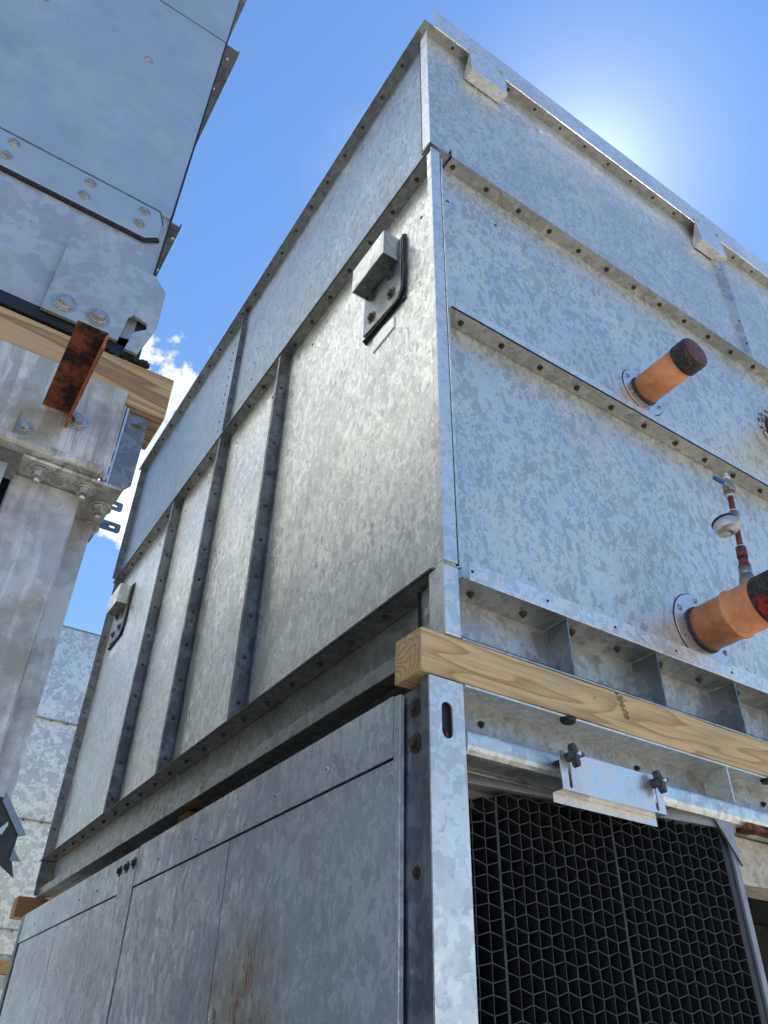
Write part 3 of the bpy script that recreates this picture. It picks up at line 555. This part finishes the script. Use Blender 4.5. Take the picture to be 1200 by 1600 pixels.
# ------------------------------------------------------------------ main stack: lower section
Lw = root('tower_base_section', (0.0, 0.0, 0.0), 'lower galvanised tower section under the pale pine beam, black honeycomb fill in its front opening', 'cooling tower')
PO = plate('corner_post', 'post', Lw, [(-0.040, 0.0), (0.036, 0.0), (0.036, 2.301), (-0.040, 2.301)],
           [[(p[0], p[1]) for p in rounded(-0.0025, 2.225, 0.024, 0.066, 0.0118)]], (0, 0.002, 0), (1, 0, 0), (0, 0, 1), 0.004)
b = B(); b.box(-0.040, -0.037, 0.0045, 0.026, 0, 2.300); b.box(-0.026, -0.022, 0.028, 0.110, 0, 2.300); b.box(-0.036, -0.026, 0.026, 0.029, 0, 2.300)
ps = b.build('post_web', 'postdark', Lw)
b = B(); b.box(0.030, 0.040, 0.006, 0.05, 0, 2.300); b.build('post_return', 'post', Lw, bevel=.002)
b = B(); b.box(-0.020, 0.014, 0.012, 0.014, 2.17, 2.28); b.build('hole_backing', 'dark', Lw)
b = B(); b.box(0.002, 0.007, 0.0105, 0.0115, 2.199, 2.208); b.build('red_paint_mark', 'redpaint', Lw)
for z in (2.262, 2.196, 1.985): bolt(ps, (-0.026, 0.062, z), (-1, 0, 0), 'hex', 0.0105 if z > 2 else .006, 'boltdark')
# side panels
b = B(); b.box(-0.040, -0.030, 0.092, 0.113, 0, 2.296); b.build('panel_frame', 'lower', Lw, bevel=.0015)
b = B(); b.box(-0.031, 0.0, 0.113, 3.14, 0.0, 2.290); b.build('light_seal_core', 'black', Lw)  # added black core keeps the seams between the side panels dark
def lp(name, y0, y1, z0, z1, at=-0.036): return panel(name, 'lower', Lw, 'x', at, y0, y1, z0, z1, th=.004, amp=.0012)
tr = lp('top_rail', 0.116, 1.531, 2.185, 2.300, -0.039)
for y in (0.355, 0.583, 1.046, 1.33): bolt(tr, (-0.0390, y, 2.225), (-1, 0, 0), 'rivet', 0.0055, 'zinc', 'rivet'); bolt(tr, (-0.0420, y, 2.225), (-1, 0, 0), 'rivet', 0.0026, 'black', 'rivet_hole')
lp('side_panel', 0.116, 0.823, 0.3, 2.180); lp('side_panel', 0.829, 1.531, 0.3, 2.180)
tr = lp('top_rail', 1.538, 3.05, 2.185, 2.297, -0.039); sp_ = lp('side_stile', 1.538, 1.688, 0.3, 2.1845, -0.039)
for y in (1.56, 1.63, 1.70): bolt(tr, (-0.039, y, 2.255), (-1, 0, 0), 'hex', 0.010, 'boltdark')
for y in (1.93, 2.14, 2.5, 2.8): bolt(tr, (-0.039, y, 2.23), (-1, 0, 0), 'rivet', 0.0045, 'black', 'rivet_hole')
lp('side_panel', 1.694, 2.403, 0.3, 2.180); lp('side_panel', 2.409, 3.03, 0.3, 2.180)
b = B(); b.box(-0.040, 0.0, 3.056, 3.10, 0, 2.296); b.build('corner_post', 'postdark', Lw)
# front head
b = B(); b.box(0.041, 3.3, 0.0, 0.100, 2.2985, 2.3025); b.build('top_plate', 'lip', Lw)
b = B(); b.box(0.041, 3.3, 0.068, 0.072, 2.17, 2.2985); hw = b.build('head_web', 'flange', Lw)
for x in (0.130, 0.557, 0.990, 1.42): bolt(hw, (x, 0.068, 2.268), (0, -1, 0), 'nut', 0.0055)
for (x, y) in ((0.30, 0.004), (0.93, 0.004)):
    b = B(); b.cyl((x, y, 2.2985), (x, y, 2.291), .017, .014, 14); b.build('rubber_blob', 'sealant', Lw)
b = B()
prof = [(0.067, 2.2195), (0.006, 2.2195), (0.001, 2.2160), (0.0, 2.2110), (0.0, 2.190), (0.002, 2.183), (0.008, 2.177), (0.016, 2.175), (0.062, 2.175), (0.062, 2.180), (0.067, 2.180)]
b.prism([(0.041, y, z) for y, z in prof], (3.2, 0, 0)); b.build('front_rail', 'rail', Lw, bevel=.001)
b = B(); b.box(0.041, 0.80, 0.130, 0.134, 2.13, 2.29); ip = b.build('inner_head', 'brown', Lw)
bolt(ip, (0.190, 0.130, 2.205), (0, -1, 0), 'hex', 0.009, 'boltdark'); bolt(ip, (0.205, 0.130, 2.194), (0, -1, 0), 'hex', 0.004, 'zinc')
b = B(); b.prism([(0.776, 0.0, 2.2205), (0.776, 0.0, 2.2975), (0.776, 0.050, 2.2975), (0.776, 0.066, 2.280), (0.776, 0.066, 2.2205)], (.004, 0, 0)); b.build('gusset', 'post', Lw, bevel=.0006)
# adjustable bracket with two star knobs
sl1 = rounded(0.250, 2.168, 0.0085, 0.044, 0.0042); sl2 = rounded(0.4765, 2.166, 0.0085, 0.044, 0.0042)
br = plate('clip_bracket', 'zinc', Lw, [(0.229, 2.141), (0.500, 2.141), (0.500, 2.2125), (0.229, 2.2125)], [sl1, sl2], (0, -0.030, 0), (1, 0, 0), (0, 0, 1), 0.0025)
b = B(); b.box(0.229, 0.500, -0.0285, -0.002, 2.141, 2.1432).box(0.229, 0.500, -0.0045, -0.0022, 2.1245, 2.141); b.build('bracket_foot', 'zinc', br, bevel=.0006)
b = B(); b.box(0.240, 0.262, -0.028, -0.0015, 2.195, 2.2).box(0.467, 0.487, -0.028, -0.0015, 2.195, 2.2); b.build('spacer', 'dark', br)
def knob(cx, cz, rot):
    pts = []
    for i in range(64):
        a = 2 * math.pi * i / 64; k = 0.5 + 0.5 * math.cos(4 * a)
        r = 0.0095 + 0.0125 * (k ** 1.3); pts.append((r * math.cos(a + rot), r * math.sin(a + rot)))
    o = plate('star_knob', 'knob', Lw, pts, [], (cx, -0.0470, cz), (1, 0, 0), (0, 0, 1), 0.012)
    md = o.modifiers.new('bevel', 'BEVEL'); md.width = .0022; md.segments = 3; md.limit_method = 'ANGLE'
    b = B(); b.cyl((cx, -0.031, cz), (cx, -0.0545, cz), .0095, .0085, 20); b.build('knob_hub', 'knob', o, bevel=.001)
    b = B(); b.cyl((cx, -0.054, cz), (cx, -0.062, cz), .0038, n=12); b.build('knob_stud', 'zinc', o)
knob(0.2500, 2.2015, math.radians(12)); knob(0.4765, 2.196, math.radians(20))
# fill pack in a loose frame, turned slightly
FX, FY, FZ = 0.758, 0.012, 2.168
ang = math.atan2(0.098, 0.74)
fu = Vector((-math.cos(ang), math.sin(ang), 0)); fn = Vector((-math.sin(ang), -math.cos(ang), 0))  # fu: to the left, fn: outwards
def F(u, v, w): return Vector((FX, FY, FZ)) + fu * u + fn * w + Vector((0, 0, v))
def fbox(b, u0, u1, v0, v1, w0, w1):
    c = [F(u, v, w) for w in (w0, w1) for (u, v) in ((u0, v0), (u1, v0), (u1, v1), (u0, v1))]
    vs = [b.bm.verts.new(p) for p in c]
    for f in ((0, 1, 2, 3), (7, 6, 5, 4), (0, 4, 5, 1), (1, 5, 6, 2), (2, 6, 7, 3), (3, 7, 4, 0)): b.bm.faces.new([vs[i] for i in f])
UW = 0.76; VH = -1.5
b = B(); fbox(b, 0.0, 0.0135, VH, 0.030, -0.05, 0.0); fbox(b, 0.0135, UW, -0.004, 0.014, -0.05, -0.002); fr = b.build('fill_frame', 'frame', Lw, bevel=.001)
b = B(); fbox(b, 0.0140, 0.030, VH, 0.003, -0.20, -0.006); b.build('frame_inner', 'fill', fr)
b = B(); b.prism([F(-.003, .034, .0012), F(.062, .034, .0012), F(.030, -.020, .0012), F(-.003, -.078, .0012)], fn * .0015); b.build('corner_sheet', 'frame', fr)
b = B(); b.tube([F(.062, .032, .004), F(.030, -.018, .004), F(-.004, -.078, .004)], .0012, 5); b.build('strap', 'sealant', fr)
w = 0.0232; H = 0.0224; amp = 0.0078; th = 0.0008; D = -0.10
blocks = [(0.031, 0.318), (0.320, 0.585), (0.587, 0.745)]
bb = B(); be = B()
def wall(u0, v0, u1, v1, thk):
    # one film wall running into the pack, leaning downwards inside
    dv = 0.035
    a = F(u0, v0, 0); c = F(u1, v1, 0); n_ = (c - a).normalized().cross(fn); n_ = n_ * thk
    f0 = fn * -0.0075
    def ring(o, k=1): return [bb.bm.verts.new(p) for p in (a + o - n_ * k, c + o - n_ * k, c + o + n_ * k, a + o + n_ * k)]
    r0 = ring(f0); r1 = ring(fn * D + Vector((0, 0, random.uniform(-.004, .004))) , .8)
    for i in range(4): bb.bm.faces.new((r0[i], r0[(i + 1) % 4], r1[(i + 1) % 4], r1[i]))
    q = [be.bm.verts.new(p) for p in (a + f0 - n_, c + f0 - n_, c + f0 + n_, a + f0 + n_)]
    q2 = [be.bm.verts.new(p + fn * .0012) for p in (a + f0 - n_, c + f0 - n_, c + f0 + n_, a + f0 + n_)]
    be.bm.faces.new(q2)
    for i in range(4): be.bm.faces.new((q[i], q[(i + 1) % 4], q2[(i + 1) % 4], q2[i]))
rr = random.Random(3)
for bi, (ua, ub) in enumerate(blocks):
    nx = int((ub - ua) / w); ww = (ub - ua) / nx; ph = bi * 0.011; bp = bi % 2
    nr = 30
    jit = {}
    def nodep(i, r):
        # vertex of the zigzag boundary r on vertical line i
        if (i, r) not in jit:
            s = 0.0022 if (r < 3 or (bi == 0 and i < 3)) else 0.0008
            edge = i in (0, nx)
            jit[(i, r)] = (0 if edge else rr.uniform(-s, s), rr.uniform(-s, s))
        j = jit[(i, r)]; up_ = ((i + r + bp) % 2) * amp
        return ua + i * ww + j[0], -r * H - ph + up_ - amp / 2 + j[1] - .004
    for i in range(nx + 1):
        for r in range(nr):
            a = nodep(i, r); c = nodep(i, r + 1); shared = ((i + r + bp) % 2 == 0)
            wall(a[0], min(a[1], 0.0), c[0], c[1], th * (1.75 if (i in (0, nx)) else (1.3 if shared else 0.65)))
    for r in range(nr + 1):
        for i in range(nx):
            a = nodep(i, r); c = nodep(i + 1, r); 
            if a[1] > 0 or c[1] > 0: continue
            wall(a[0], a[1], c[0], c[1], th * 0.95)
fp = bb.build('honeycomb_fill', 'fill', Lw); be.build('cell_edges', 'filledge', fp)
b = B(); fbox(b, 0.015, UW + .03, VH, 0.012, -0.30, -0.112); b.build('fill_core', 'black', Lw)
# open part to the right of the fill: crusted pan edge, dark cavity
b = B(); n = 30
bm = b.bm; top = []; bot = []; tb = []; bt = []
for i in range(n + 1):
    x = 0.795 + i * 0.055; j = lambda a: random.uniform(-a, a)
    top.append(bm.verts.new((x, 0.060 + j(.006), 2.172 + j(.004)))); bot.append(bm.verts.new((x, 0.058 + j(.010), 2.075 + j(.004)))); bt.append(bm.verts.new((x, .14, 2.072))); tb.append(bm.verts.new((x, .14, 2.174)))
for i in range(n):
    for A_, C_ in ((top, bot), (bot, bt), (bt, tb), (tb, top)): bm.faces.new((A_[i], A_[i + 1], C_[i + 1], C_[i]))
b.build('crusted_pan_edge', 'scale', Lw)
b = B()
for i in range(26):
    x = 0.80 + i * .028 + random.uniform(-.01, .01)
    b.box(x, x + random.uniform(.02, .05), -0.0012 - random.uniform(0, .002), 0.03, 2.1745 - random.uniform(.001, .008), 2.180 + random.uniform(0, .003))
b.build('rust_scale', 'rust', Lw)
b = B(); b.tube([(0.93, 0.03, 2.172), (0.955, 0.028, 2.155), (1.0, 0.03, 2.150), (1.2, .03, 2.15)], .004, 6); b.build('cable', 'sealant', Lw)
b = B(); b.box(0.86, 3.2, 0.34, 0.36, 0, 2.07).box(0.85, 3.2, 0.14, 0.36, 2.074, 2.29); b.build('inner_wall', 'black', Lw)
b = B(); b.box(0.80, 3.2, 0.05, 0.08, 0.2, 0.9); b.build('sill', 'flange', Lw)
b = B(); b.box(0.82, 3.2, 0.10, 0.14, 1.78, 1.86); b.build('cross_rail', 'brown', Lw)
b = B(); b.box(0.05, 3.3, 3.0, 3.05, 0, 2.29).box(3.25, 3.3, .36, 3.0, 0, 2.29); b.build('rear_wall', 'lower', Lw)
# ------------------------------------------------------------------ left stack: upper casing
XL, YL = -0.690, -0.100
Lu = root('tower_casing', (-1.7, -0.1, 2.62), 'dull blue-grey casing at upper left with a bolted strip and notched lifting plate', 'cooling tower', 'galvanised casings stacked in the yard')
LX0, LYB, LTOP = -2.9, 3.1, 5.9
b = B(); b.box(LX0, XL - .02, YL + .02, LYB, 2.66, LTOP); b.build('light_seal_core', 'leftside', Lu)
panel('front_panel', 'leftlow', Lu, 'y', YL + .004, LX0, XL - .006, 2.650, 3.003, th=.006, amp=.0015)
panel('front_panel', 'leftpanel', Lu, 'y', YL, LX0, XL - .005, 3.004, 3.744, th=.006, amp=.003)
panel('front_panel', 'leftpanel', Lu, 'y', YL, LX0, XL - .004, 3.750, LTOP, th=.006, amp=.003)
b = B(); b.box(LX0, XL - .004, YL + .004, YL + .01, 3.740, 3.754); b.build('black_seal', 'sealant', Lu)
panel('side_panel', 'leftside', Lu, 'x', XL - .003, YL + .012, LYB, 2.66, LTOP, th=-.004, amp=0)
# bolted strip
stp = [(LX0, 3.0035), (-0.716, 3.0035), (-0.706, 2.975), (-0.706, 2.935), (-0.728, 2.916), (LX0, 2.916)]
b = B(); b.prism([(x, YL - .0035, z) for x, z in stp], (0, .006, 0)); sp2 = b.build('joint_strip', 'leftpanel', Lu, bevel=.001)
b = B(); b.prism([(LX0, YL - .0015, 2.9158), (-0.7275, YL - .0015, 2.9158), (-0.706, YL - .0015, 2.934), (-0.701, YL - .0015, 2.928), (-0.725, YL - .0015, 2.9095), (LX0, YL - .0015, 2.9095)], (0, .005, 0)); b.build('black_seal', 'sealant', sp2)
b = B(); b.prism([(LX0, YL - .0045, 3.0035), (-0.716, YL - .0045, 3.0035), (-0.705, YL - .0045, 2.974), (-0.704, YL - .0045, 2.976), (-0.715, YL - .0045, 3.0062), (LX0, YL - .0045, 3.0062)], (0, .005, 0)); b.build('strip_edge', 'ledge', sp2)
for i, x in enumerate((-0.7415, -0.840, -0.970, -1.07, -1.17, -1.27, -1.4)):
    bolt(sp2, (x, YL - .0035, 2.984), (0, -1, 0), 'hex', 0.0062, 'bolt'); bolt(sp2, (x - .002, YL - .0035, 2.944), (0, -1, 0), 'hex', 0.0062, 'bolt')
for (x, z) in ((-0.834, 3.475), (-1.049, 3.464), (-0.83, 4.2)): bolt(Lu, (x, YL, z), (0, -1, 0), 'hex', 0.0062, 'bolt')
# side ledges with screws
for (z, xo, y0) in ((3.742, -0.657, YL + .001), (2.998, -0.672, YL + .003), (4.39, -0.657, YL + .001), (5.05, -0.657, YL + .001)):
    b = B(); b.box(XL - .002, xo, y0, LYB, z, z + .003); b.box(xo - .0025, xo, y0, LYB, z + .003, z + .012); lg = b.build('side_flange', 'ledge', Lu)
    for k in range(18): bolt(lg, (XL + .013, y0 + .03 + .085 * k, z), (0, 0, -1), 'rivet', 0.0042, 'zinc', 'screw')
b = B(); b.box(XL - .004, XL - .001, YL - .001, YL + .006, 2.83, LTOP); b.build('corner_seal', 'sealant', Lu)
# lifting plate with its hooked slot
hole = [(-0.7060, 2.708), (-0.6815, 2.7010), (-0.6800, 2.692), (-0.7000, 2.668), (-0.7065, 2.640), (-0.7145, 2.640), (-0.7125, 2.704)]
lp_ = plate('lifting_plate', 'leftlow', Lu, [(-0.834, 2.640), (-0.717, 2.640), (-0.712, 2.700), (-0.706, 2.709), (-0.682, 2.703), (-0.680, 2.690), (-0.698, 2.672), (-0.704, 2.630), (-0.684, 2.630), (-0.666, 2.700), (-0.667, 2.790), (-0.690, 2.820), (-0.834, 2.820)], [], (0, YL - .010, 0), (1, 0, 0), (0, 0, 1), 0.006)
md = lp_.modifiers.new('bevel', 'BEVEL'); md.width = .0012; md.segments = 2; md.limit_method = 'ANGLE'
bolt(lp_, (-0.806, YL - .013, 2.668), (0, -1, 0), 'hex', 0.0105, 'bolt'); bolt(lp_, (-0.755, YL - .013, 2.668), (0, -1, 0), 'hex', 0.0105, 'bolt')
b = B(); b.box(-0.716, -0.676, YL + .004, YL + .010, 2.632, 2.72); b.build('slot_backing', 'dark', lp_)
b = B(); b.prism([(-0.70, YL - .006, 2.632), (-0.684, YL - .006, 2.632), (-0.667, YL - .006, 2.700), (-0.678, YL - .006, 2.694), (-0.697, YL - .006, 2.668)], (0, .01, 0)); b.build('slot_tongue', 'leftlow', lp_, bevel=.001)
b = B(); b.box(LX0, -0.716, YL - .004, YL + .03, 2.624, 2.648); un = b.build('gap_shade_strip', 'sealant', Lu)  # black strip stands in for the shaded gap above the timber
b = B()
for i in range(14):
    x = -0.72 + i * .0045; b.cyl((x, YL + .0 + random.uniform(-.004, .004), 2.622), (x, YL, 2.631), random.uniform(.003, .006), n=7)
b.build('tar_lumps', 'sealant', Lu)
# ------------------------------------------------------------------ left timber
beam('browner weathered timber beam on the left stack, its sawn end showing against the clouds', -2.9, -0.615, -0.1005, -0.012, 2.5335, 2.6205, 'woodleft')
# ------------------------------------------------------------------ left stack: lower section
Ll = root('tower_base_section', (-1.7, -0.1, 0.0), 'lime-streaked lower section under the left timber, rusty angle iron and bolted shelf on its column', 'cooling tower')
b = B(); b.box(LX0, XL + .012, YL - .006, YL - .0015, 2.385, 2.5540); tp = b.build('top_plate', 'stained', Ll, bevel=.001)
b = B(); b.box(LX0, -0.700, 0.06, 3.0, 0.0, 2.50); b.build('light_seal_core', 'leftside', Ll)
bolt(tp, (-0.7335, YL - .006, 2.465), (0, -1, 0), 'hex', 0.0095, 'bolt'); bolt(tp, (-0.795, YL - .006, 2.420), (0, -1, 0), 'hex', 0.0065, 'bolt')
b = B(); b.box(LX0, -0.805, YL - .011, YL - .0062, 2.392, 2.445); b.build('cover_plate', 'stained', Ll, bevel=.004)
# rusty angle iron sticking out towards the viewer
b = B(); b.box(-0.784, -0.745, -0.283, YL - .0065, 2.470, 2.4735); b.build('rusty_angle', 'rust', Ll, bevel=.0008)
b = B(); b.box(-0.7475, -0.7440, -0.283, YL - .0075, 2.444, 2.4695); b.build('angle_leg', 'rustlight', Ll, bevel=.0008)
# rolled ledge above the shelf
b = B()
prof = [(YL - .0062, 2.398), (YL - .018, 2.396), (YL - .026, 2.390), (YL - .027, 2.383), (YL - .022, 2.3775), (YL - .0062, 2.3775)]
b.prism([(LX0, y, z) for y, z in prof], (-0.684 - LX0, 0, 0)); b.build('rolled_ledge', 'stained', Ll, bevel=.001)
# corner angle
plate('corner_angle', 'ledge', Ll, [(-0.672, 2.385), (-0.648, 2.385), (-0.636, 2.40), (-0.636, 2.529), (-0.672, 2.529)], [rounded(-0.652, 2.508, .016, .008, .0038)], (0, YL + .010, 0), (1, 0, 0), (0, 0, 1), .003)
b = B(); b.box(-0.6775, -0.674, YL - .003, YL + .02, 2.384, 2.529); ca = b.build('plate_edge', 'stained', Ll)
b = B(); b.box(-0.672, -0.669, YL + .0, YL + .008, 2.384, 2.529); b.build('plate_edge', 'zinc', Ll)
for z in (2.448, 2.418, 2.396): bolt(ca, (-0.6738, YL + .004, z), (1, 0, 0), 'hex', 0.0045, 'bolt')
# shelf with four bolts hanging through
b = B(); b.box(-0.783, -0.650, YL - .012, 0.045, 2.3705, 2.3755); sh = b.build('bolted_shelf', 'stained', Ll, bevel=.001)
b = B(); b.box(-0.652, -0.6475, YL - .012, YL + .03, 2.3757, 2.3825); b.build('shelf_lip', 'stained', sh)
for (x, y) in ((-0.757, -0.083), (-0.695, -0.079), (-0.664, -0.046), (-0.664, 0.012)): bolt(sh, (x, y - .010, 2.3705), (0, 0, -1), 'stud', 0.0082, 'bolt')
# column
b = B(); b.box(-0.786, -0.695, -0.070, -0.064, 0, 2.370); cl = b.build('column', 'column', Ll, bevel=.003)
b = B(); b.box(-0.700, -0.660, -0.012, -0.008, 0, 2.370); b.build('column_flange', 'column', Ll, bevel=.001)
b = B(); b.box(-0.697, -0.693, -0.064, -0.012, 0, 2.3695); b.build('column_web', 'column', Ll)
b = B(); b.box(LX0, -0.796, -0.085, -0.080, 0, 2.370); b.build('left_panel', 'leftpanel', Ll)
b = B(); b.box(-0.80, -0.783, -0.05, -0.045, 0, 2.370); b.build('shadow_gap', 'black', Ll)
for (z, x1, tl) in ((2.459, -0.617, .0), (2.419, -0.612, .0)):
    plate('slotted_tab', 'postdark', Ll, [(-0.70, z - .012), (x1, z - .012), (x1 + .002, z - .009), (x1 + .002, z + .002), (x1, z + .004), (-0.70, z + .004)], [rounded(x1 - .011, z - .004, .010, .0055, .0026)], (0, 0.05, 0), (1, 0, 0), (0, 0, 1), .003)
# black bracket dangling from the column foot
def XZ(*pts): return [(x, YL, z) for x, z in pts]
b = B(); b.prism(XZ((-0.6785, 1.949), (-0.6555, 1.9135), (-0.6560, 1.893), (-0.6485, 1.874), (-0.690, 1.900), (-0.697, 1.950)), (0, .003, 0)); bk = b.build('hanging_bracket', 'dark', Ll)
b = B(); b.prism([(-0.6795, YL - .0035, 1.9545), (-0.6480, YL - .0035, 1.9150), (-0.6550, YL - .0035, 1.9125), (-0.6810, YL - .0035, 1.9450)], (0, .003, 0)); b.build('bracket_flange', 'postdark', bk, bevel=.0005)
b = B(); b.prism([(-0.6570, YL - .0035, 1.9010), (-0.6470, YL - .0035, 1.8895), (-0.6575, YL - .0035, 1.8885)], (0, .003, 0)); b.build('bracket_ear', 'postdark', bk)
b = B(); b.prism([(-0.6745, YL - .0008, 1.919), (-0.6690, YL - .0008, 1.926), (-0.6680, YL - .0008, 1.922), (-0.6720, YL - .0008, 1.912), (-0.6770, YL - .0008, 1.916)], (0, .0006, 0)); b.build('arrow_mark', 'far', bk)
# ------------------------------------------------------------------ background stack
Bk = root('tower_casing', (1.0, 5.95, 2.41), 'pale mottled casing far behind, seen in the slot between the two near stacks', 'cooling tower', 'galvanised casings stacked in the yard')
by = 5.95; bx0, bx1 = -2.6, 2.6
b = B(); b.box(bx0, bx1, by + .02, by + 3, 2.45, 5.06); b.build('light_seal_core', 'far', Bk)
for z0, z1 in ((2.62, 3.385), (3.39, 4.21), (4.215, 5.07)): panel('front_panel', 'far', Bk, 'y', by + (.02 if z0 < 4 else 0), bx0, bx1, z0, z1)
for z in (3.385, 4.205, 2.61, 5.072):
    b = B(); b.box(bx0, bx1, by - .012, by + .03, z, z + .006); fb = b.build('front_flange', 'flange', Bk)
    for k in range(20): bolt(fb, (-0.4 + .14 * k, by + .004, z), (0, 0, -1), 'nut', .0075)
b = B(); b.box(bx0, bx1, by + .05, by + .06, 2.41, 2.61); b.build('base_web', 'base', Bk)
o = beam('orange-brown timber under the far casing at the extreme left edge of the photo', bx0, bx1, by, by + .09, 2.322, 2.409, 'wooddark')
Bl = root('tower_base_section', (1.0, 5.95, 0.0), 'dim lower section far behind, under the orange-brown timber at the left edge', 'cooling tower')
b = B(); b.box(bx0, bx1, by + .02, by + 3, 0, 2.318); b.build('side_panel', 'lower', Bl)
b = B(); b.box(bx0, bx1, by - .01, by + .02, 2.24, 2.318); b.build('top_rail', 'flange', Bl)
